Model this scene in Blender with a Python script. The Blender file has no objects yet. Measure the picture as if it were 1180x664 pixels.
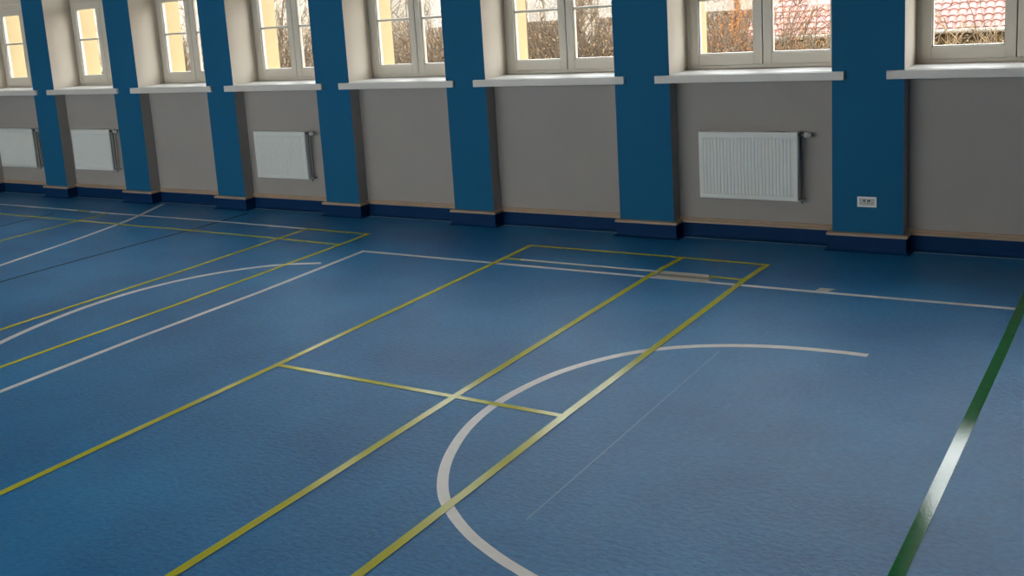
import bpy, bmesh, math, random
from mathutils import Vector, Matrix
random.seed(7)
SC = bpy.context.scene
COL = SC.collection

# ------------------------------------------------------------------ measured layout (metres)
D = 8.396          # plane of the blue pier fronts
DR = D + 0.144     # plane of the grey recesses below the sills
WY = D + 0.40      # room face of the window frames
OUT = D + 0.69     # outer face of the wall
CEIL = 4.6
SILL_T, SILL_B = 1.352, 1.290
PL = {0: -13.29, 1: -11.753, 2: -10.232, 3: -8.699, 4: -7.146, 5: -5.579, 6: -3.898, 7: -2.159, 8: -0.35, 9: 1.45, 10: 3.25}
PR = {-1: -14.40, 0: -12.86, 1: -11.338, 2: -9.797, 3: -8.292, 4: -6.718, 5: -5.155, 6: -3.420, 7: -1.659, 8: 0.15, 9: 1.95, 10: 3.75}
XMIN, XMAX, YMIN = -15.2, 4.6, -3.6
SKY = 6.0
N_FILL_WIN = 6            # fill-light windows added to the unseen opposite wall

# ------------------------------------------------------------------ materials
def srgb(r, g, b):
    f = lambda c: (c/255/12.92) if c/255 <= 0.04045 else ((c/255+0.055)/1.055)**2.4
    return (f(r), f(g), f(b), 1)

def mat(name, col, rough=0.5, metal=0.0, spec=0.5, noise=None, bump=None, emit=None):
    m = bpy.data.materials.new(name); m.use_nodes = True
    nt = m.node_tree; b = nt.nodes['Principled BSDF']
    b.inputs['Base Color'].default_value = col
    b.inputs['Roughness'].default_value = rough
    b.inputs['Metallic'].default_value = metal
    b.inputs['Specular IOR Level'].default_value = spec
    tc = nt.nodes.new('ShaderNodeTexCoord')
    if noise:
        scale, amt, detail = noise
        n = nt.nodes.new('ShaderNodeTexNoise'); n.inputs['Scale'].default_value = scale; n.inputs['Detail'].default_value = detail
        nt.links.new(tc.outputs['Object'], n.inputs['Vector'])
        r = nt.nodes.new('ShaderNodeMapRange'); r.inputs['From Min'].default_value = 0.25; r.inputs['From Max'].default_value = 0.75
        r.inputs['To Min'].default_value = 1-amt; r.inputs['To Max'].default_value = 1+amt
        nt.links.new(n.outputs['Fac'], r.inputs['Value'])
        mx = nt.nodes.new('ShaderNodeVectorMath'); mx.operation = 'SCALE'
        mx.inputs[0].default_value = col[:3]
        nt.links.new(r.outputs[0], mx.inputs['Scale'])
        nt.links.new(mx.outputs[0], b.inputs['Base Color'])
    if bump:
        scale, strength, dist = bump
        n = nt.nodes.new('ShaderNodeTexNoise'); n.inputs['Scale'].default_value = scale; n.inputs['Detail'].default_value = 6
        nt.links.new(tc.outputs['Object'], n.inputs['Vector'])
        bp = nt.nodes.new('ShaderNodeBump'); bp.inputs['Strength'].default_value = strength; bp.inputs['Distance'].default_value = dist
        nt.links.new(n.outputs['Fac'], bp.inputs['Height'])
        nt.links.new(bp.outputs['Normal'], b.inputs['Normal'])
    if emit:
        b.inputs['Emission Color'].default_value = emit[0]; b.inputs['Emission Strength'].default_value = emit[1]
    return m

M = {}
M['blue_wall'] = mat('blue wall paint', srgb(14, 96, 138), 0.75, spec=0.25, noise=(2.0, 0.03, 3), bump=(260, 0.06, 0.001))
M['grey_wall'] = mat('grey wall paint', srgb(163, 159, 155), 0.8, spec=0.25, noise=(2.5, 0.03, 3), bump=(260, 0.06, 0.001))
M['cream_wall'] = mat('warm white wall paint', srgb(196, 186, 172), 0.8, spec=0.25, bump=(260, 0.05, 0.001))
M['ceiling'] = mat('grey acoustic ceiling', srgb(150, 146, 138), 0.9)
M['facade'] = mat('cream yellow facade render', srgb(166, 147, 108), 0.9, noise=(12, 0.04, 4))
M['sill'] = mat('grey white laminate', srgb(215, 213, 208), 0.35, noise=(3, 0.01, 2))
M['frame'] = mat('off white window paint', srgb(202, 197, 186), 0.45)
M['rubber'] = mat('dark gasket', srgb(50, 48, 45), 0.7)
M['rad'] = mat('white radiator enamel', srgb(222, 226, 222), 0.35)
M['rad_dark'] = mat('dark radiator core', srgb(34, 34, 34), 0.6)
M['chrome'] = mat('satin chrome', srgb(200, 200, 198), 0.25, metal=1.0)
M['plastic'] = mat('white plastic', srgb(238, 238, 236), 0.35)
M['plastic_grey'] = mat('pale grey plastic', srgb(190, 190, 186), 0.4)
M['dark'] = mat('dark plastic', srgb(22, 22, 22), 0.5)
M['wood'] = mat('beige wooden trim', srgb(172, 150, 128), 0.5, noise=(6, 0.08, 5))
M['skirt'] = mat('dark blue vinyl skirting', srgb(4, 48, 90), 0.6, spec=0.12, noise=(5, 0.04, 3))
M['white_tape'] = mat('white line tape', srgb(236, 232, 226), 0.35, spec=0.4, noise=(14, 0.05, 4))
M['white_tape_far'] = M['white_tape']
M['yellow_tape'] = mat('yellow line tape', srgb(190, 188, 44), 0.26, spec=0.35, noise=(9, 0.06, 4))
M['green_tape'] = mat('green line tape', srgb(14, 112, 52), 0.09, spec=0.22, noise=(20, 0.12, 4), bump=(90, 0.12, 0.002))
M['green_dark'] = mat('thin dark green line tape', srgb(4, 38, 38), 0.6, spec=0.2)
M['beige_tape'] = mat('off white adhesive tape', srgb(212, 206, 190), 0.3, noise=(30, 0.05, 3))
M['tan_tape'] = mat('tan adhesive tape', srgb(150, 138, 122), 0.4)
M['cove_highlight'] = mat('painted cove highlight', srgb(150, 176, 196), 0.3)  # pale colour imitates light caught along the cove
M['weld'] = mat('pale vinyl weld', srgb(110, 160, 190), 0.35)
M['lamp_frame'] = mat('white lamp frame', srgb(230, 230, 230), 0.4)
M['lamp'] = mat('lamp diffuser', srgb(240, 240, 235), 0.5, emit=((1, 0.98, 0.94, 1), 4.0))

def floor_material():
    m = bpy.data.materials.new('blue sports vinyl'); m.use_nodes = True
    nt = m.node_tree; L = nt.links; b = nt.nodes['Principled BSDF']
    tc = nt.nodes.new('ShaderNodeTexCoord')
    def noise(scale, detail, rough=0.5, sx=1, sy=1):
        mp = nt.nodes.new('ShaderNodeMapping'); mp.inputs['Scale'].default_value = (sx, sy, 1)
        L.new(tc.outputs['Object'], mp.inputs['Vector'])
        n = nt.nodes.new('ShaderNodeTexNoise'); n.inputs['Scale'].default_value = scale; n.inputs['Detail'].default_value = detail
        n.inputs['Roughness'].default_value = rough
        L.new(mp.outputs[0], n.inputs['Vector']); return n
    n1 = noise(1.1, 4); n2 = noise(30, 6, 0.65, 1, 1.4); n3 = noise(400, 2)
    add = nt.nodes.new('ShaderNodeMath'); add.operation = 'ADD'
    L.new(n1.outputs['Fac'], add.inputs[0]); L.new(n2.outputs['Fac'], add.inputs[1])
    add2 = nt.nodes.new('ShaderNodeMath'); add2.operation = 'ADD'
    L.new(add.outputs[0], add2.inputs[0]); L.new(n3.outputs['Fac'], add2.inputs[1])
    cr = nt.nodes.new('ShaderNodeMapRange')
    cr.inputs['From Min'].default_value = 1.15; cr.inputs['From Max'].default_value = 1.85
    cr.inputs['To Min'].default_value = 0.0; cr.inputs['To Max'].default_value = 1.0
    L.new(add2.outputs[0], cr.inputs['Value'])
    mix = nt.nodes.new('ShaderNodeMix'); mix.data_type = 'RGBA'
    mix.inputs['A'].default_value = FLOOR_A
    mix.inputs['B'].default_value = FLOOR_B
    L.new(cr.outputs[0], mix.inputs['Factor'])
    L.new(mix.outputs['Result'], b.inputs['Base Color'])
    b.inputs['Roughness'].default_value = 0.42
    b.inputs['Specular IOR Level'].default_value = 0.4
    bp = nt.nodes.new('ShaderNodeBump'); bp.inputs['Strength'].default_value = 0.8; bp.inputs['Distance'].default_value = 0.006
    L.new(n2.outputs['Fac'], bp.inputs['Height'])
    L.new(bp.outputs['Normal'], b.inputs['Normal'])
    return m
FLOOR_A = srgb(8, 92, 148); FLOOR_B = srgb(42, 141, 196)
M['floor'] = floor_material()

def glass_material():
    m = bpy.data.materials.new('window glass'); m.use_nodes = True
    nt = m.node_tree; nt.nodes.clear(); L = nt.links
    o = nt.nodes.new('ShaderNodeOutputMaterial'); mx = nt.nodes.new('ShaderNodeMixShader')
    t = nt.nodes.new('ShaderNodeBsdfTransparent'); t.inputs[0].default_value = (0.97, 0.98, 0.975, 1)
    g = nt.nodes.new('ShaderNodeBsdfGlossy'); g.inputs['Roughness'].default_value = 0.02
    ge = nt.nodes.new('ShaderNodeNewGeometry'); dt = nt.nodes.new('ShaderNodeVectorMath'); dt.operation = 'DOT_PRODUCT'
    L.new(ge.outputs['Normal'], dt.inputs[0]); L.new(ge.outputs['Incoming'], dt.inputs[1])
    def mth(op, a, b=None):
        n = nt.nodes.new('ShaderNodeMath'); n.operation = op
        L.new(a, n.inputs[0])
        if b is not None: n.inputs[1].default_value = b
        return n.outputs[0]
    ab = mth('ABSOLUTE', dt.outputs['Value']); inv = mth('MULTIPLY_ADD', ab, -1.0); inv.node.inputs[2].default_value = 1.0
    pw = mth('POWER', inv, 5.0); f = mth('MULTIPLY_ADD', pw, 0.96); f.node.inputs[2].default_value = 0.04
    L.new(f, mx.inputs[0]); L.new(t.outputs[0], mx.inputs[1]); L.new(g.outputs[0], mx.inputs[2])
    L.new(mx.outputs[0], o.inputs[0]); return m
M['glass'] = glass_material()

# ------------------------------------------------------------------ helpers
def obj(name, bm, m, parent=None, smooth=False):
    bmesh.ops.recalc_face_normals(bm, faces=bm.faces[:])
    me = bpy.data.meshes.new(name); bm.to_mesh(me); bm.free()
    for mm in (m if isinstance(m, (list, tuple)) else [m]): me.materials.append(mm)
    if smooth:
        for p in me.polygons: p.use_smooth = True
    o = bpy.data.objects.new(name, me); COL.objects.link(o)
    if parent:
        o.parent = parent
    return o
def tag(o, label, cat, group=None):
    o['label'] = label; o['category'] = cat
    if group: o['group'] = group
    return o
def empty(name, loc=(0, 0, 0)):
    o = bpy.data.objects.new(name, None); COL.objects.link(o); o.location = loc; o.empty_display_size = 0.1
    return o
def struct(o): o['kind'] = 'structure'; return o
def box(bm, x0, x1, y0, y1, z0, z1, mi=0, bev=0):
    v = [bm.verts.new(p) for p in ((x0,y0,z0),(x1,y0,z0),(x1,y1,z0),(x0,y1,z0),(x0,y0,z1),(x1,y0,z1),(x1,y1,z1),(x0,y1,z1))]
    fs = []
    for q in ((0,3,2,1),(4,5,6,7),(0,1,5,4),(1,2,6,5),(2,3,7,6),(3,0,4,7)):
        f = bm.faces.new([v[i] for i in q]); f.material_index = mi; fs.append(f)
    if bev:
        es = list({e for f in fs for e in f.edges})
        r = bmesh.ops.bevel(bm, geom=es, offset=bev, segments=2, affect='EDGES', profile=0.6)
        for f in r['faces']: f.material_index = mi
    return fs
def cyl(bm, p0, p1, r0, r1=None, n=16, caps=True, mi=0):
    r1 = r0 if r1 is None else r1
    p0, p1 = Vector(p0), Vector(p1); d = (p1-p0).normalized()
    a = d.orthogonal().normalized(); b = d.cross(a)
    A = [bm.verts.new(p0+(a*math.cos(t)+b*math.sin(t))*r0) for t in [2*math.pi*i/n for i in range(n)]]
    B = [bm.verts.new(p1+(a*math.cos(t)+b*math.sin(t))*r1) for t in [2*math.pi*i/n for i in range(n)]]
    for i in range(n):
        f = bm.faces.new((A[i], A[(i+1)%n], B[(i+1)%n], B[i])); f.material_index = mi; f.smooth = True
    if caps:
        bm.faces.new(A[::-1]).material_index = mi; bm.faces.new(B).material_index = mi

# ------------------------------------------------------------------ room shell
bm = bmesh.new(); box(bm, XMIN-0.3, XMAX+0.3, YMIN-0.3, OUT, -0.25, 0.0)
floor = struct(obj('floor', bm, M['floor']))
bm = bmesh.new(); box(bm, -2.1375, -2.1335, 3.58, 5.85, 0.0002, 0.0007)
obj('weld_seam', bm, M['weld'], floor)
bm = bmesh.new(); box(bm, XMIN-0.3, XMAX+0.3, YMIN-0.3, OUT, CEIL, CEIL+0.25)
struct(obj('ceiling', bm, M['ceiling']))
for nm, b in dict(wall_left=(XMIN-0.3, XMIN, YMIN-0.3, OUT), wall_right=(XMAX, XMAX+0.3, YMIN-0.3, OUT)).items():
    bm = bmesh.new(); box(bm, *b, 0, CEIL)
    struct(obj(nm, bm, M['cream_wall']))

# opposite long wall (behind the camera) with a row of unseen tall windows added for fill light
FILL_WIN = [(XMIN+0.6+2.15*k, XMIN+0.6+2.15*k+1.75) for k in range(N_FILL_WIN)]
bm = bmesh.new(); fz0, fz1 = 1.3, 3.65
box(bm, XMIN, XMAX, YMIN-0.3, YMIN, 0, fz0); box(bm, XMIN, XMAX, YMIN-0.3, YMIN, fz1, CEIL)
xx = XMIN
for a, b in FILL_WIN: box(bm, xx, a, YMIN-0.3, YMIN, fz0, fz1); xx = b
box(bm, xx, XMAX, YMIN-0.3, YMIN, fz0, fz1)
struct(obj('wall_front', bm, M['cream_wall']))
for k, (a, b) in enumerate(FILL_WIN):
    root = struct(empty('window_%d' % (12+k))); c = (a+b)/2; bm = bmesh.new(); y0, y1 = YMIN-0.2, YMIN-0.13  # out of view, added to let skylight fill the room
    box(bm, a, a+0.06, y0, y1, fz0, fz1); box(bm, b-0.06, b, y0, y1, fz0, fz1); box(bm, c-0.05, c+0.05, y0, y1, fz0+0.06, fz1-0.06)
    box(bm, a+0.06, b-0.06, y0, y1, fz0, fz0+0.06); box(bm, a+0.06, b-0.06, y0, y1, fz1-0.06, fz1); 
    for z in (2.3,): box(bm, a+0.06, c-0.05, y0+0.01, y1-0.01, z, z+0.05); box(bm, c+0.05, b-0.06, y0+0.01, y1-0.01, z, z+0.05)
    obj('window_frame', bm, M['frame'], root)
    bm = bmesh.new(); box(bm, a+0.05, b-0.05, y0+0.03, y0+0.034, fz0+0.05, fz1-0.05); obj('glass_pane', bm, M['glass'], root)

# window wall: grey recess panels under the sills, outer jambs, lintels
WTOP = 3.55
bm = bmesh.new()
bays = [(PR[i-1], PL[i], i) for i in range(0, 11)]
xs0, xs1 = PR[-1], PR[10]
for (a, b, i) in bays:
    box(bm, a, b, DR, OUT, 0, SILL_B-0.002, 0)                       # parapet under the window
    box(bm, a, b, D, OUT, WTOP, CEIL, 0)                             # lintel
box(bm, XMIN, PR[-1], D, OUT, 0, CEIL, 0)
box(bm, PR[10], XMAX, D, OUT, 0, CEIL, 0)
wall = struct(obj('wall_back', bm, M['grey_wall']))
def pier(l, r):
    bm = bmesh.new()
    fs = box(bm, l, r, D, DR+0.02, 0, SILL_B-0.001, 0)
    fs[2].material_index = 1
    box(bm, l, r, DR+0.02, OUT, 0, SILL_B-0.001, 0)
    fs = box(bm, l, r, D, OUT, SILL_B-0.001, CEIL, 2)
    fs[2].material_index = 1
    return obj('pillar', bm, [M['grey_wall'], M['blue_wall'], M['cream_wall']], wall)
for i in range(0, 11): pier(PL[i], PR[i])
# outside faces: cream yellow render with narrower outer jambs
bm = bmesh.new()
for i in range(0, 11): box(bm, PL[i]-0.06, PR[i]+0.06, WY+0.075, OUT+0.012, -1.6, CEIL)
box(bm, XMIN, PR[-1]+0.06, WY+0.075, OUT+0.012, -1.6, CEIL); box(bm, PL[10]-0.06, XMAX, WY+0.075, OUT+0.011, -1.6, CEIL)
obj('facade_render', bm, M['facade'], wall)

# skirting swept along the outline of piers and recesses
def outline(p):
    pts = [(XMIN, D-p), (PR[-1]+p, D-p)]
    for (a, b, i) in bays:
        pts += [(a+p, DR-p), (b-p, DR-p), (b-p, D-p), (PR[i]+p, D-p)]
    pts.append((XMAX, D-p)); return pts
def sweep(bm, prof):
    rows = [[bm.verts.new((x, y, z)) for x, y in outline(p)] for p, z in prof]
    for r0, r1 in zip(rows, rows[1:]):
        for i in range(len(r0)-1): bm.faces.new((r0[i], r0[i+1], r1[i+1], r1[i]))
bm = bmesh.new()
cove = [(0.026+0.03*(1-math.sin(t)), 0.0004+0.03*(1-math.cos(t))) for t in [math.pi/2*k/6 for k in range(7)]]
sweep(bm, cove[::1] + [(0.026, 0.119), (0.0, 0.119)])
struct(obj('baseboard_back', bm, M['skirt'], smooth=False))
bm = bmesh.new()
sweep(bm, [(0.0, 0.1185), (0.034, 0.1185), (0.036, 0.121), (0.036, 0.136), (0.032, 0.141), (0.0, 0.143)])
for (a, b, i) in bays:                                               # taller second lath in the recesses
    rows = [[bm.verts.new((x, DR-p, z)) for x in (a+0.001, b-0.001)] for p, z in ((0.0, 0.142), (0.016, 0.142), (0.016, 0.151), (0.010, 0.157), (0.0, 0.158))]
    for r0, r1 in zip(rows, rows[1:]): bm.faces.new((r0[0], r0[1], r1[1], r1[0]))
struct(obj('trim_1', bm, M['wood']))
# added pale strip at the floor edge, painting the cove's highlight in each recess
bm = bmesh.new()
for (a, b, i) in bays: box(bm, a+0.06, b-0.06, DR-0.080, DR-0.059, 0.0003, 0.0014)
struct(obj('cove_highlight_strip', bm, M['cove_highlight']))

# ------------------------------------------------------------------ windows
def make_window(n, xl, xr):
    root = struct(empty('window_%d' % n, ((xl+xr)/2, WY, SILL_T)))
    root.location = (0, 0, 0)
    cx = (xl+xr)/2; ZB = SILL_T+0.008; y0, y1 = WY, WY+0.075
    ZT = 2.352                                                        # top of the casements
    bm = bmesh.new()
    box(bm, xl+0.001, xl+0.036, y0, y1, ZB, WTOP, bev=0.003); box(bm, xr-0.036, xr-0.001, y0, y1, ZB, WTOP, bev=0.003)
    box(bm, xl+0.036, xr-0.036, y0, y1, ZB, ZB+0.026, bev=0.003)
    box(bm, xl+0.036, xr-0.036, y0-0.006, y1, ZT+0.012, ZT+0.075, bev=0.004)
    box(bm, xl+0.036, xr-0.036, y0, y1, WTOP-0.04, WTOP-0.001, bev=0.003)
    fr = obj('window_frame', bm, M['frame'], root)
    def sash(x0, x1, z0, z1, bars, name):
        st = 0.066
        bm = bmesh.new(); a, b = y0-0.012, y0+0.045
        box(bm, x0, x0+st, a, b, z0, z1, bev=0.004); box(bm, x1-st, x1, a, b, z0, z1, bev=0.004)
        box(bm, x0+st, x1-st, a, b, z0, z0+0.088, bev=0.004); box(bm, x0+st, x1-st, a, b, z1-st, z1, bev=0.004)
        # glazing bead
        g = 0.010
        box(bm, x0+st-0.001, x0+st+g, a+0.014, b-0.005, z0+0.088, z1-st); box(bm, x1-st-g, x1-st+0.001, a+0.014, b-0.005, z0+0.088, z1-st)
        box(bm, x0+st, x1-st, a+0.014, b-0.005, z0+0.087, z0+0.088+g); box(bm, x0+st, x1-st, a+0.014, b-0.005, z1-st-g, z1-st+0.001)
        s = obj(name, bm, M['frame'], root)
        bm = bmesh.new(); box(bm, x0+st, x1-st, y0+0.018, y0+0.022, z0+0.088, z1-st)
        obj('glass_pane', bm, M['glass'], s)
        for zb in bars:
            bm = bmesh.new(); box(bm, x0+st, x1-st, y0+0.002, y0+0.034, zb-0.011, zb+0.011, bev=0.004)
            obj('glazing_bar', bm, M['frame'], s)
    e = 0.0035
    sash(xl+0.038, cx-e, ZB+0.028, ZT+0.010, [1.922], 'sash')
    sash(cx+e, xr-0.038, ZB+0.028, ZT+0.010, [1.922], 'sash')
    sash(xl+0.038, cx-e, ZT+0.078, WTOP-0.042, [2.98], 'upper_sash')
    sash(cx+e, xr-0.038, ZT+0.078, WTOP-0.042, [2.98], 'upper_sash')
    bm = bmesh.new(); box(bm, cx-e-0.004, cx+e+0.004, y0+0.03, y0+0.06, ZB+0.02, WTOP-0.05)
    obj('seal', bm, M['rubber'], root)
    # inner sill board, with ears lying on the piers
    bm = bmesh.new()
    box(bm, xl+0.0015, xr-0.0015, D, WY+0.07, SILL_B+0.01, SILL_T+0.004)
    box(bm, xl-0.116, xr+0.092, D-0.030, D-0.0005, SILL_B, SILL_T, bev=0.003)
    obj('window_sill', bm, M['sill'], root)
    # outer sheet sill
    bm = bmesh.new(); box(bm, xl+0.062, xr-0.062, y1+0.001, OUT+0.04, SILL_T-0.02, SILL_T-0.002)
    obj('outer_sill', bm, M['facade'], root)
for (a, b, i) in bays: make_window(i if i > 0 else 11, a, b)

# ------------------------------------------------------------------ radiators
def radiator(x0, x1, z0, z1, label):
    r = empty('radiator', ((x0+x1)/2, DR, z0)); inv = Matrix.Translation(-r.location)
    YF = D + 0.028
    def part(name, bm, m, parent=None, smooth=False):
        bm.transform(inv) if parent is None else bm.transform(inv)
        return obj(name, bm, m, parent or r, smooth)
    # front panel with pressed vertical flutes
    bm = bmesh.new()
    w = x1-x0; nf = max(8, round((w-0.07)/0.0278)); px = (w-0.07)/nf
    xs = [0, 0.004, 0.012]; hs = [0.010, 0.002, 0.0]
    for k in range(nf):
        c = 0.035+k*px
        for t, hgt in ((0.10, 0), (0.30, 1), (0.70, 1), (0.90, 0)): xs.append(c+t*px); hs.append(('f', hgt))
    xs += [w-0.012, w-0.004, w]; hs += [0.0, 0.002, 0.010]
    H = z1-z0
    zs = [0, 0.004, 0.012, 0.034, 0.046, H-0.058, H-0.046, H-0.012, H-0.004, H]
    zr = [0.010, 0.002, 0, 0, None, None, 0, 0, 0.002, 0.010]
    grid = []
    for z, zz in zip(zs, zr):
        row = []
        for x, hh in zip(xs, hs):
            if isinstance(hh, tuple): d = (0.004 if hh[1] else 0.0) if zz is None else zz
            else: d = max(hh, zz or 0)
            row.append(bm.verts.new((x0+x, YF+d, z0+z)))
        grid.append(row)
    for a, b in zip(grid, grid[1:]):
        for i in range(len(a)-1): bm.faces.new((a[i], a[i+1], b[i+1], b[i]))
    per = grid[0] + [g[-1] for g in grid[1:]] + grid[-1][-2::-1] + [g[0] for g in grid[-2:0:-1]]
    back = [bm.verts.new((v.co.x, YF+0.018, v.co.z)) for v in per]
    for i in range(len(per)):
        j = (i+1) % len(per); bm.faces.new((per[i], per[j], back[j], back[i]))
    bm.faces.new(back)
    part('front_panel', bm, M['rad'])
    bm = bmesh.new(); box(bm, x0+0.01, x1-0.01, YF+0.082, YF+0.100, z0+0.004, z1-0.006, bev=0.004)
    part('rear_panel', bm, M['rad'])
    bm = bmesh.new(); box(bm, x0+0.02, x1-0.018, YF+0.018, YF+0.082, z0+0.02, z1-0.02)
    part('convector_core', bm, M['rad_dark'])
    for xa, xb in ((x0+0.006, x0+0.010), (x1-0.016, x1-0.012)):
        bm = bmesh.new(); box(bm, xa, xb, YF+0.036, YF+0.066, z0+0.015, z1-0.03, bev=0.001)
        part('side_cover', bm, M['rad'])
    bm = bmesh.new()
    box(bm, x0+0.004, x1-0.004, YF+0.016, YF+0.022, z1-0.012, z1); box(bm, x0+0.004, x1-0.004, YF+0.078, YF+0.084, z1-0.012, z1)
    n = int(w/0.02)
    for k in range(n+1):
        xx = x0+0.008+k*(w-0.020)/n; box(bm, xx, xx+0.006, YF+0.022, YF+0.078, z1-0.006, z1-0.001)
    part('top_grille', bm, M['rad'])
    for xx in (x0+0.12, x1-0.12):
        bm = bmesh.new(); box(bm, xx-0.015, xx+0.015, YF+0.1, DR, z0+0.05, z1-0.06)
        part('bracket', bm, M['rad'])
    # thermostat valve standing out of the top right corner
    zc = z1-0.028; yc = YF+0.048
    bm = bmesh.new()
    cyl(bm, (x1-0.012, yc, zc), (x1+0.018, yc, zc), 0.009); cyl(bm, (x1+0.014, yc, zc), (x1+0.038, yc, zc), 0.015, n=6)
    cyl(bm, (x1+0.026, yc, zc), (x1+0.026, DR, zc), 0.008)
    cyl(bm, (x1+0.026, DR-0.006, zc), (x1+0.026, DR, zc), 0.020)
    v = part('valve', bm, M['chrome'])
    bm = bmesh.new(); cyl(bm, (x1+0.038, yc, zc), (x1+0.078, yc, zc), 0.021, 0.019, n=20); cyl(bm, (x1+0.078, yc, zc), (x1+0.090, yc, zc), 0.019, 0.012, n=20)
    part('thermostat_head', bm, M['plastic_grey'], v)
    bm = bmesh.new(); cyl(bm, (x1-0.012, yc, z0+0.012), (x1+0.014, yc, z0+0.012), 0.008); cyl(bm, (x1+0.014, yc, z0+0.020), (x1+0.014, yc, z0-0.020), 0.010, 0.007)
    cyl(bm, (x1+0.014, yc, z0+0.006), (x1+0.014, DR, z0+0.006), 0.007)
    part('drain_valve', bm, M['chrome'])
    return tag(r, label, 'radiator')
radiator(-3.205, -2.418, 0.350, 0.893, 'large white fluted panel radiator left of the blue pillar with the wall socket')
radiator(-8.105, -7.385, 0.357, 0.858, 'white panel radiator with chrome valve, the middle one, between two bays without radiators')
radiator(-11.170, -10.455, 0.362, 0.860, 'small white panel radiator under the second window from the left end')
radiator(-12.690, -11.945, 0.356, 0.860, 'white panel radiator at the left edge of the photo, cut off by it')

# ------------------------------------------------------------------ wall socket on the blue pier
x0, x1, z0, z1 = -1.978, -1.842, 0.341, 0.419
s = tag(empty('wall_socket', ((x0+x1)/2, D, (z0+z1)/2)), 'small white wall socket plate low on the blue pillar', 'socket')
inv = Matrix.Translation(-s.location)
def sp(name, bm, m, par=s): bm.transform(inv); return obj(name, bm, m, par)
bm = bmesh.new()
box(bm, x0, x1, D-0.009, D, z0, z0+0.013, bev=0.002); box(bm, x0, x1, D-0.009, D, z1-0.013, z1, bev=0.002)
box(bm, x0, x0+0.014, D-0.009, D, z0+0.010, z1-0.010, bev=0.002); box(bm, x1-0.014, x1, D-0.009, D, z0+0.010, z1-0.010, bev=0.002)
sp('cover_plate', bm, M['plastic'])
bm = bmesh.new()
for a, b in ((0.014, 0.036), (0.0365, 0.0665), (0.067, 0.0965), (0.097, 0.122)): box(bm, x0+a, x0+b, D-0.006, D, z0+0.013, z1-0.013, bev=0.0008)
ins = sp('insert', bm, M['plastic_grey'])
bm = bmesh.new()
box(bm, x0+0.042, x0+0.054, D-0.0068, D-0.006, z0+0.044, z0+0.056); box(bm, x0+0.050, x0+0.058, D-0.0068, D-0.006, z0+0.038, z0+0.046)
sp('port', bm, M['dark'], ins)
bm = bmesh.new()
box(bm, x0+0.071, x0+0.092, D-0.0068, D-0.006, z0+0.044, z0+0.053); box(bm, x0+0.071, x0+0.076, D-0.0068, D-0.006, z0+0.026, z0+0.044)
sp('port', bm, M['dark'], ins)
bm = bmesh.new(); box(bm, x0+0.0655, x0+0.068, D-0.0072, D-0.006, z0+0.020, z1-0.020)
sp('divider', bm, M['plastic'], ins)

# ------------------------------------------------------------------ court markings on the floor
def strip(pts, w, z, ang0=None):
    """flat ribbon 0.8 mm thick along pts with mitred corners"""
    bm = bmesh.new(); P = [Vector((x, y)) for x, y in pts]; n = len(P); Lf, Rt = [], []
    for i in range(n):
        if i == 0: d = (P[1]-P[0]).normalized(); k = 1
        elif i == n-1: d = (P[-1]-P[-2]).normalized(); k = 1
        else:
            d0 = (P[i]-P[i-1]).normalized(); d1 = (P[i+1]-P[i]).normalized(); d = (d0+d1).normalized(); k = 1/max(0.5, d.dot(d1))
        nrm = Vector((-d.y, d.x))*w/2*k; Lf.append(P[i]+nrm); Rt.append(P[i]-nrm)
    z0, z1 = z-0.0006, z
    A = [[bm.verts.new((p.x, p.y, zz)) for p in s] for s, zz in ((Lf, z1), (Rt, z1), (Rt, z0), (Lf, z0))]
    for i in range(n-1):
        for a, b in ((0, 1), (1, 2), (2, 3), (3, 0)): bm.faces.new((A[a][i], A[a][i+1], A[b][i+1], A[b][i]))
    bm.faces.new([A[k][0] for k in range(4)]); bm.faces.new([A[k][-1] for k in range(4)])
    return bm
def spline(pts, n=8):
    P = [pts[0]]+list(pts)+[pts[-1]]; out = []
    for i in range(1, len(P)-2):
        for k in range(n):
            t = k/n; q = []
            for c in (0, 1):
                a, b, cc, d = P[i-1][c], P[i][c], P[i+1][c], P[i+2][c]
                q.append(0.5*((2*b)+(-a+cc)*t+(2*a-5*b+4*cc-d)*t*t+(-a+3*b-3*cc+d)*t**3))
            out.append(tuple(q))
    out.append(tuple(P[-1])); return out
def line(pts, w, z, m, label, grp=None, name='court_line', cat='floor line'):
    return tag(obj(name, strip(pts, w, z), M[m]), label, cat, grp)
YW, WWd = 0.045, 0.048
Zg, Zw, Zy = 0.0009, 0.0018, 0.0030
Y0 = -3.0
# near court, yellow
line([(-2.480, Y0), (-2.492, 3.7), (-2.500, 4.63), (-2.494, 5.9), (-2.486, 7.35), (-2.466, 7.80)], YW, Zy, 'yellow_tape', 'long yellow court line nearest the camera, crossing the white arc twice')
line([(-3.150, Y0), (-3.150, 3.4), (-3.163, 4.62), (-3.150, 7.37), (-3.122, 7.80)], YW, Zy, 'yellow_tape', 'middle one of the three long parallel yellow lines, meeting the white tape patch')
line([(-4.468, Y0), (-4.470, 3.5), (-4.455, 4.63), (-4.455, 7.37), (-4.462, 7.82)], YW, Zy, 'yellow_tape', 'long yellow line farthest left of the three that share one short cross line')
line([(-4.484, 7.822), (-3.12, 7.812), (-2.444, 7.79)], YW, Zy+0.0003, 'yellow_tape', 'yellow end line of the near court, closest to the window wall')
line([(-4.450, 7.372), (-3.16, 7.372), (-2.495, 7.350)], 0.040, Zy-0.0004, 'yellow_tape', 'short yellow line just in front of the end line, partly under white tape')
line([(-4.452, 4.628), (-3.163, 4.622), (-2.500, 4.620)], 0.042, Zy-0.0003, 'yellow_tape', 'short yellow cross line in the middle of the floor joining three long lines')
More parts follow.
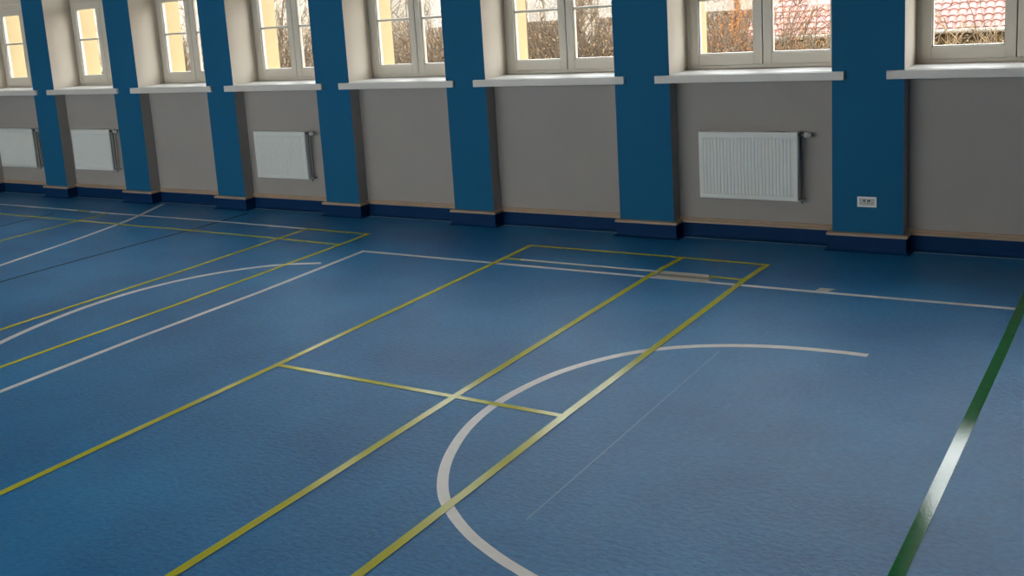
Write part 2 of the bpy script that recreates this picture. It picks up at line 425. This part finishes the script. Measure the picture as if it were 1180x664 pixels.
# white sideline with its corner
line([(-5.752, Y0), (-5.752, 3.6), (-5.770, 4.68), (-5.752, 5.87), (-5.779, 7.215), (-4.45, 7.213), (-2.49, 7.215), (-1.93, 7.217), (-0.785, 7.235)], 0.045, Zw, 'white_tape', 'long white boundary line turning a corner and running right to the green line')
line([(-4.30, 7.3735), (-3.14, 7.3735)], 0.036, Zy+0.0001, 'white_tape', 'short white tape strip laid over the yellow line next to the white boundary')
arcR = spline([(-1.377, 6.079), (-1.561, 6.078), (-1.749, 6.061), (-1.935, 6.024), (-2.116, 5.963), (-2.293, 5.878), (-2.46, 5.758), (-2.607, 5.598), (-2.73, 5.394), (-2.827, 5.152), (-2.885, 4.862), (-2.901, 4.574), (-2.868, 4.294), (-2.789, 4.022), (-2.691, 3.803), (-2.566, 3.612), (-2.437, 3.485), (-2.290, 3.374), (-2.159, 3.300), (-2.007, 3.232), (-1.80, 3.165), (-1.55, 3.13)])
line(arcR, 0.052, Zw, 'white_tape', 'large curved white arc in the foreground crossed by yellow lines')
arcL = spline([(-5.873, 6.754), (-6.145, 6.621), (-6.376, 6.42), (-6.575, 6.136), (-6.706, 5.835), (-6.793, 5.47), (-6.812, 5.09), (-6.780, 4.75), (-6.724, 4.45), (-6.64, 4.15), (-6.5, 3.85), (-6.3, 3.55)])
line(arcL, 0.054, Zw, 'white_tape', 'curved white arc on the left, ending beside the white boundary corner')
diag = spline([(-9.621, 8.40), (-9.448, 8.007), (-9.285, 7.60), (-9.185, 7.25), (-9.085, 6.86), (-8.985, 6.38), (-8.86, 5.72), (-8.72, 5.0), (-8.6, 4.2)])
line(diag, 0.052, Zw, 'white_tape', 'white slightly bent line at far left running up to the skirting')
# far court, yellow
line([(-6.18, Y0), (-6.165, 4.2), (-6.140, 5.3), (-6.145, 7.35), (-6.155, 7.775)], YW, Zy, 'yellow_tape', 'yellow long line of the left court, nearest the white boundary line')
line([(-6.94, Y0), (-6.945, 4.6), (-6.905, 6.0), (-6.912, 7.4), (-6.92, 7.80)], YW, Zy, 'yellow_tape', 'yellow line running alongside the outside of the left white arc')
line([(-9.885, 3.0), (-9.880, 6.0), (-9.885, 7.4), (-9.880, 7.80)], YW, Zy, 'yellow_tape', 'farthest left yellow line pointing to the window wall')
line([(-6.133, 7.778), (-6.92, 7.800)], YW, Zy+0.0003, 'yellow_tape', 'short yellow end piece of the left court corner near the wall')
line([(-6.135, 7.351), (-6.92, 7.38), (-8.25, 7.40), (-9.885, 7.40), (-12.5, 7.42)], 0.040, Zy-0.0004, 'yellow_tape', 'thin yellow line parallel to the wall in the left court')
line([(-6.94, 7.802), (-8.3, 7.83), (-9.45, 7.82), (-9.88, 7.81), (-10.2, 7.82)], 0.042, Zw, 'white_tape', 'white line at far left parallel to the wall, between yellow corner pieces')
line([(-10.2, 7.822), (-10.45, 7.825)], 0.042, Zw, 'yellow_tape', 'tiny yellow piece in the far left white line')
line([(-10.45, 7.827), (-13.5, 7.85)], 0.042, Zw, 'white_tape', 'white line along the wall leaving the left edge of the photo')
# green lines
line([(-0.775, Y0), (-0.762, 3.8), (-0.762, 6.49), (-0.768, 7.37), (-0.768, 8.34)], 0.055, Zg+0.0012, 'green_tape', 'wide green line on the right, glossy with a cream reflection')
line([(-8.26, 2.0), (-8.275, 5.5), (-8.240, 6.2), (-8.14, 7.4), (-8.13, 8.25)], 0.030, Zg, 'green_dark', 'thin dark green line crossing the left court')
line([(-10.65, 5.0), (-10.62, 6.9), (-10.61, 7.62)], 0.028, Zg, 'green_dark', 'faint dark green line near the left edge of the photo')
# adhesive tape left on the floor
def patch(pts, z, m, label):
    bm = bmesh.new(); t = [bm.verts.new((x, y, z)) for x, y in pts]; b = [bm.verts.new((x, y, z-0.0006)) for x, y in pts]
    bm.faces.new(t); bm.faces.new(b[::-1])
    for i in range(len(pts)): bm.faces.new((t[i], b[i], b[(i+1) % len(pts)], t[(i+1) % len(pts)]))
    return tag(obj('tape_patch', bm, M[m]), label, 'tape')
patch([(-3.125, 7.205), (-3.105, 7.262), (-2.700, 7.262), (-2.735, 7.190)], 0.0044, 'beige_tape', 'front strip of white tape beside the middle yellow line')
patch([(-3.135, 7.268), (-3.120, 7.318), (-2.705, 7.318), (-2.720, 7.268)], 0.0046, 'tan_tape', 'narrow strip of tape between the two other tape strips')
patch([(-3.110, 7.325), (-3.098, 7.395), (-2.760, 7.395), (-2.740, 7.325)], 0.0042, 'beige_tape', 'rear strip of white tape over the short yellow line')
patch([(-1.975, 7.238), (-1.958, 7.315), (-1.862, 7.315), (-1.895, 7.238)], 0.0036, 'beige_tape', 'small white tape tab sticking out of the white boundary line')

# ------------------------------------------------------------------ outdoors
M['ground'] = mat('dry winter grass', srgb(86, 77, 56), 1.0, noise=(1.5, 0.25, 8))
M['bark'] = mat('grey brown bark', srgb(79, 66, 53), 0.9, noise=(8, 0.2, 4))
M['twig'] = mat('brown twigs', srgb(79, 62, 43), 0.9, noise=(3, 0.25, 4))
M['twig_light'] = mat('pale straw twigs', srgb(115, 92, 60), 0.9, noise=(3, 0.3, 4))
M['rust'] = mat('rusty dry leaves', srgb(139, 86, 39), 0.9, noise=(6, 0.3, 4))
M['ochre'] = mat('ochre house render', srgb(132, 86, 43), 0.9, noise=(2, 0.08, 4))
M['stone'] = mat('rough stone base', srgb(98, 86, 62), 0.95, noise=(9, 0.45, 6))
M['house'] = mat('pale house render', srgb(141, 133, 122), 0.9)
def tile_material():
    m = mat('red roof tiles', srgb(133, 94, 86), 0.6, noise=(1.2, 0.2, 5))
    return m
M['tiles'] = tile_material()
bm = bmesh.new()
N = 24
gv = [[bm.verts.new((-140+260*i/N, 9.1+160*(j/N)**1.6, -1.6+0.10*math.sin(i*1.7)*math.cos(j*1.3))) for i in range(N+1)] for j in range(N+1)]
for j in range(N):
    for i in range(N): bm.faces.new((gv[j][i], gv[j][i+1], gv[j+1][i+1], gv[j+1][i]))
o = obj('garden_ground', bm, M['ground'], smooth=True); tag(o, 'pale dry grass of the garden outside the windows', 'ground')
GZ = -1.62

def tube(bm, pts, r0, r1, n=4):
    rings = []
    L = len(pts)
    for i, p in enumerate(pts):
        d = (pts[min(i+1, L-1)]-pts[max(i-1, 0)]).normalized(); a = d.orthogonal().normalized(); b = d.cross(a)
        r = r0+(r1-r0)*i/(L-1)
        rings.append([bm.verts.new(p+(a*math.cos(t)+b*math.sin(t))*r) for t in [2*math.pi*k/n for k in range(n)]])
    for A, B in zip(rings, rings[1:]):
        for k in range(n): bm.faces.new((A[k], A[(k+1) % n], B[(k+1) % n], B[k]))
def grow(bm, p, d, length, r, depth, rng, spread=0.7):
    pts = [p.copy()]; q = p.copy(); dd = d.copy(); seg = 4
    for s in range(seg):
        dd = (dd+Vector((rng.uniform(-1, 1), rng.uniform(-1, 1), rng.uniform(-0.5, 0.9)))*0.16).normalized()
        q = q+dd*length/seg; pts.append(q.copy())
    tube(bm, pts, r, r*0.62, 6 if r > 0.03 else 4)
    if depth == 0: return
    for k in range(rng.choice((2, 3, 3))):
        base = pts[rng.choice((2, 3, 4, 4))]
        nd = (dd+Vector((rng.uniform(-1, 1), rng.uniform(-1, 1), rng.uniform(-0.6, 0.8)))*spread).normalized()
        grow(bm, base, nd, length*rng.uniform(0.6, 0.85), r*0.6, depth-1, rng, spread)
def tree(x, y, h, r, seed, label, depth=6, lean=(0, 0)):
    rng = random.Random(seed); bm = bmesh.new()
    grow(bm, Vector((0, 0, 0)), Vector((lean[0], lean[1], 1)).normalized(), h*0.30, r, depth, rng)
    o = obj('bare_tree', bm, M['bark']); o.location = (x, y, GZ)
    return tag(o, label, 'tree')
def shrub(x, y, w, dpt, h, n, seed, label, m='twig', leaves=0, lm='rust', grp=None):
    rng = random.Random(seed)
    t = empty('shrub', (x, y, GZ)); tag(t, label, 'shrub', grp)
    bm = bmesh.new(); tips = []
    for i in range(n):
        b = Vector((rng.uniform(-w/2, w/2), rng.uniform(-dpt/2, dpt/2), 0.0))
        d = Vector((rng.uniform(-.5, .5), rng.uniform(-.5, .5), 1)).normalized()
        ln = h*rng.uniform(0.55, 1.05); pts = [b]; q = b.copy()
        for s in range(5):
            d = (d+Vector((rng.uniform(-1, 1), rng.uniform(-1, 1), rng.uniform(-.5, .5)))*0.25).normalized(); q = q+d*ln/5; pts.append(q.copy())
        tube(bm, pts, 0.015, 0.006, 3)
        for k in range(9):
            a = pts[rng.choice((1, 2, 2, 3, 3, 4, 4, 5))]; dd = (d+Vector((rng.uniform(-1, 1), rng.uniform(-1, 1), rng.uniform(-.7, .7)))*1.1).normalized()
            m1 = a+dd*rng.uniform(.15, .35); e = m1+(dd+Vector((rng.uniform(-1, 1), rng.uniform(-1, 1), rng.uniform(-.6, .8)))*0.6).normalized()*rng.uniform(.15, .4)
            tube(bm, [a, m1, e], 0.009, 0.004, 3); tips += [m1, e]
    obj('twigs', bm, M[m], t)
    if leaves:
        bm = bmesh.new()
        for i in range(leaves*2):
            c = rng.choice(tips)+Vector((rng.uniform(-.12, .12), rng.uniform(-.12, .12), rng.uniform(-.12, .12)))
            a = Vector((rng.uniform(-1, 1), rng.uniform(-1, 1), rng.uniform(-1, 1))).normalized()*rng.uniform(.010, .024); b = a.orthogonal().normalized()*a.length*0.6
            bm.faces.new([bm.verts.new(c+v) for v in (a, b, -a, -b)])
        obj('leaves', bm, M[lm], t)
    return t
for k, (x, y, w, dp, h, n, lv, m, lm, lab) in enumerate([
    (-7.25, 20.5, 0.8, 0.8, 3.9, 130, 9000, 'twig', 'rust', 'rusty orange shrub in the left sash of the window above the ribbed radiator'),
    (-6.00, 16.6, 0.5, 0.5, 4.4, 34, 500, 'twig', 'twig_light', 'thin brown twigs beside the cream jamb of the window above the ribbed radiator'),
    (-5.15, 18.4, 1.4, 0.6, 4.6, 15, 60, 'twig', 'twig_light', 'sparse bare bush before the tiled roof, seen above the ribbed radiator'),
    (-2.70, 18.6, 1.6, 0.6, 4.4, 8, 40, 'twig', 'twig_light', 'sparse bare bush in front of the tiled roof in the rightmost window'),
    (-8.5, 17.0, 1.6, 1.2, 4.4, 240, 7000, 'twig', 'twig_light', 'dense golden brown shrub in the second window left of the socket pillar'),
    (-9.7, 18.0, 1.6, 1.2, 4.3, 130, 1800, 'twig', 'twig_light', 'looser brown shrub beside the cream jamb two windows left of the socket pillar'),
    (-12.0, 17.4, 2.2, 1.6, 4.0, 260, 5000, 'twig', 'twig_light', 'brown thicket seen through the third window from the right'),
    (-15.9, 17.6, 2.6, 1.8, 4.0, 220, 4000, 'twig', 'twig_light', 'brown thicket seen through the window above the middle radiator'),
    (-19.2, 18.0, 2.8, 1.8, 3.9, 220, 4000, 'twig', 'twig_light', 'brown thicket seen through the window just left of the middle radiator'),
    (-22.6, 18.6, 3.0, 1.8, 3.9, 160, 3000, 'twig', 'twig_light', 'sliver of brown thicket at the edge of the second window from the left end'),
    (-6.6, 23.2, 2.2, 1.0, 2.45, 120, 3500, 'twig_light', 'twig_light', 'low straw coloured hedge under the tiled roof eave beside the ochre house'),
    (-3.6, 23.2, 2.6, 1.0, 2.35, 140, 4000, 'twig_light', 'twig_light', 'low straw coloured hedge under the eave seen in the rightmost window'),
    (-12.4, 25.5, 4.0, 1.6, 3.6, 200, 3500, 'twig', 'twig_light', 'farther brown hedge behind the golden brown shrub'),
    (-17.4, 25.5, 4.4, 1.6, 3.6, 200, 3500, 'twig', 'twig_light', 'farther brown hedge behind the thicket of the third window from the right'),
    (-23.2, 26.0, 5.0, 1.6, 3.6, 200, 3500, 'twig', 'twig_light', 'farther brown hedge behind the window above the middle radiator')]):
    shrub(x, y, w, dp, h, n, 30+k, lab, m, lv, lm, None)
for k, (x, y, h, r, dp, ln, lab) in enumerate([(-5.6, 21.6, 7.5, 0.045, 6, (0.0, 0), 'slender bare tree in front of the pale red tiled roof'), (-8.0, 22.4, 8.0, 0.06, 6, (-0.1, 0), 'bare tree rising at the sloping edge of the ochre house'),
    (-10.6, 20.2, 7.0, 0.06, 6, (0.1, 0), 'bare branching tree beside the cream jamb two windows left of the socket pillar'), (-15.2, 21.0, 7.0, 0.07, 6, (0, 0), 'bare tree behind the thicket of the third window from the right'),
    (-19.6, 21.5, 7.0, 0.07, 6, (0, 0), 'bare branching tree in the window above the middle radiator'), (-24.5, 22.5, 7.0, 0.07, 6, (0, 0), 'bare tree in the window just left of the middle radiator')]):
    tree(x, y, h, r, 60+k, lab, dp, ln)
# pale rendered buildings far behind the trees
M['pale'] = mat('pale grey white render', srgb(137, 130, 117), 0.9, noise=(0.6, 0.06, 4))
for (bx0, bx1, by, zt, lab) in ((-23.0, -12.2, 36.0, 6.0, 'pale building far behind the twigs, nearer the ochre house'), (-60.0, -31.0, 40.0, 7.0, 'long pale building far behind the twigs at the left')):
    b_ = tag(empty('building', ((bx0+bx1)/2, by, GZ)), lab, 'building'); T = Matrix.Translation(-b_.location)
    bm = bmesh.new(); box(bm, bx0, bx1, by, by+9, GZ-0.3, zt); bm.transform(T); obj('wall', bm, M['pale'], b_)
    bm = bmesh.new()
    v = [bm.verts.new(p) for p in ((bx0-.4, by-.5, zt-.1), (bx1+.4, by-.5, zt-.1), (bx1+.4, by+9.5, zt-.1), (bx0-.4, by+9.5, zt-.1), (bx0-.4, by+4.5, zt+4), (bx1+.4, by+4.5, zt+4))]
    for q in ((0, 1, 5, 4), (3, 4, 5, 2), (0, 4, 3), (1, 2, 5), (0, 3, 2, 1)): bm.faces.new([v[i] for i in q])
    bm.transform(T); obj('roof', bm, M['tiles'], b_)
    x = bx0+1.5
    while x < bx1-1.8:
        for z in (3.0,):
            bm = bmesh.new(); box(bm, x, x+1.0, by-0.04, by+0.02, z, z+1.5); bm.transform(T); wn = obj('window', bm, M['house'], b_)
            bm = bmesh.new(); box(bm, x+0.08, x+0.46, by-0.06, by-0.04, z+0.08, z+1.42); box(bm, x+0.54, x+0.92, by-0.06, by-0.04, z+0.08, z+1.42); bm.transform(T); obj('pane', bm, M['dark'], wn)
        x += 3.2

# house with the red tiled roof (behind the two windows on the right)
hs = tag(empty('house', (-3.0, 24.0, GZ)), 'house with pale red tiled roof and rough stone base seen through the right windows', 'house')
HX0, HX1 = -8.0, 9.0
def hp(name, bm, m): bm.transform(Matrix.Translation(-Vector(hs.location))); return obj(name, bm, m, hs)
bm = bmesh.new(); box(bm, HX0+0.4, HX1-0.4, 24.4, 31.6, GZ-0.2, 0.70); hp('wall', bm, M['stone'])
bm = bmesh.new()
ang = math.radians(38); ez = 0.66; course = 0.19; ncs = 27; cosA, sinA = math.cos(ang), math.sin(ang)
for c in range(ncs):                                                  # overlapping courses of pantiles
    y0_, z0_ = 24.0+c*course*cosA, ez+c*course*sinA
    nx = int((HX1-HX0)/0.04); rows = []
    for (s, lift) in ((0, -0.006), (0, 0.030), (course*1.05, 0.0)):
        row = []
        for i in range(nx+1):
            x = HX0+i*0.04; wv = (-0.030, 0.004, 0.014, 0.004)[i % 4]
            row.append(bm.verts.new((x, y0_+s*cosA-(lift+wv)*sinA, z0_+s*sinA+(lift+wv)*cosA)))
        rows.append(row)
    for a, b in zip(rows, rows[1:]):
        for i in range(nx): bm.faces.new((a[i], a[i+1], b[i+1], b[i]))
hp('roof_tiles', bm, M['tiles'])
bm = bmesh.new()
top = (24.0+ncs*course*cosA, ez+ncs*course*sinA)
v = [bm.verts.new(p) for p in ((HX0, 24.05, ez-0.03), (HX1, 24.05, ez-0.03), (HX1, top[0], top[1]-0.03), (HX0, top[0], top[1]-0.03), (HX0, 2*top[0]-24.05, ez-0.03), (HX1, 2*top[0]-24.05, ez-0.03))]
bm.faces.new((v[0], v[1], v[2], v[3])); bm.faces.new((v[3], v[2], v[5], v[4])); bm.faces.new((v[0], v[3], v[4])); bm.faces.new((v[1], v[5], v[2])); bm.faces.new((v[0], v[4], v[5], v[1]))
hp('roof_body', bm, M['tiles'])
bm = bmesh.new(); cyl(bm, (HX0, 23.94, ez-0.045), (HX1, 23.94, ez-0.045), 0.05, n=12); hp('gutter', bm, M['house'])

# ochre neighbour house, its sloping roof edge rising to the right
os_ = tag(empty('house', (-10.6, 26.0, GZ)), 'ochre house with a sloping gable seen through the window left of the tiled roof', 'house')
def op(name, bm, m): bm.transform(Matrix.Translation(-Vector(os_.location))); return obj(name, bm, m, os_)
bm = bmesh.new(); gx0, gx1, gap = -9.45, -5.6, 26.0
f = [bm.verts.new((x, y, z)) for y in (26.0, 31.0) for x, z in ((gx0, GZ-0.2), (gx1, GZ-0.2), (gx1, 3.2), (-7.6, 3.2), (gx0, 0.90))]
bm.faces.new(f[:5]); bm.faces.new(f[5:])
for i in range(5): bm.faces.new((f[i], f[(i+1) % 5], f[5+(i+1) % 5], f[5+i]))
op('wall', bm, M['ochre'])
bm = bmesh.new(); box(bm, gx0+0.7, gx1, 25.86, 26.0, 0.66, 0.72); box(bm, gx0+0.9, gx1, 25.9, 26.0, 0.80, 0.98); op('cornice', bm, M['house'])

# ------------------------------------------------------------------ sky light
w = bpy.data.worlds.new('overcast sky'); SC.world = w; w.use_nodes = True
nt = w.node_tree; bg = nt.nodes['Background']
tc = nt.nodes.new('ShaderNodeTexCoord'); sx = nt.nodes.new('ShaderNodeSeparateXYZ'); rp = nt.nodes.new('ShaderNodeValToRGB')
nt.links.new(tc.outputs['Generated'], sx.inputs[0]); nt.links.new(sx.outputs['Z'], rp.inputs[0])
rp.color_ramp.elements[0].position = 0.0; rp.color_ramp.elements[0].color = (1.0, 0.95, 0.88, 1)
rp.color_ramp.elements[1].position = 0.5; rp.color_ramp.elements[1].color = (0.90, 0.95, 1.0, 1)
nt.links.new(rp.outputs[0], bg.inputs[0]); bg.inputs[1].default_value = SKY

# ------------------------------------------------------------------ camera
cam = bpy.data.cameras.new('camera'); co = bpy.data.objects.new('camera', cam); COL.objects.link(co)
yaw, pitch, roll, F, CX, CY = -0.62975, -0.19177, -0.07941, 1256.345, -119.367, -93.029
fw = Vector((math.sin(yaw)*math.cos(pitch), math.cos(yaw)*math.cos(pitch), math.sin(pitch)))
r0 = Vector((math.cos(yaw), -math.sin(yaw), 0)); u0 = r0.cross(fw)
r = r0*math.cos(roll)+u0*math.sin(roll); u = -r0*math.sin(roll)+u0*math.cos(roll)
co.matrix_world = Matrix(((r.x, u.x, -fw.x, 0), (r.y, u.y, -fw.y, 0), (r.z, u.z, -fw.z, 2.15), (0, 0, 0, 1)))
cam.sensor_width = 36; cam.lens = F/1180*36
cam.shift_x = -CX/1180; cam.shift_y = CY/1180
cam.clip_end = 500; cam.clip_start = 0.05
SC.camera = co
SC.view_settings.view_transform = 'Standard'; SC.view_settings.look = 'None'
SC.view_settings.gamma = 1; SC.view_settings.use_curve_mapping = False; SC.view_settings.exposure = 0.78
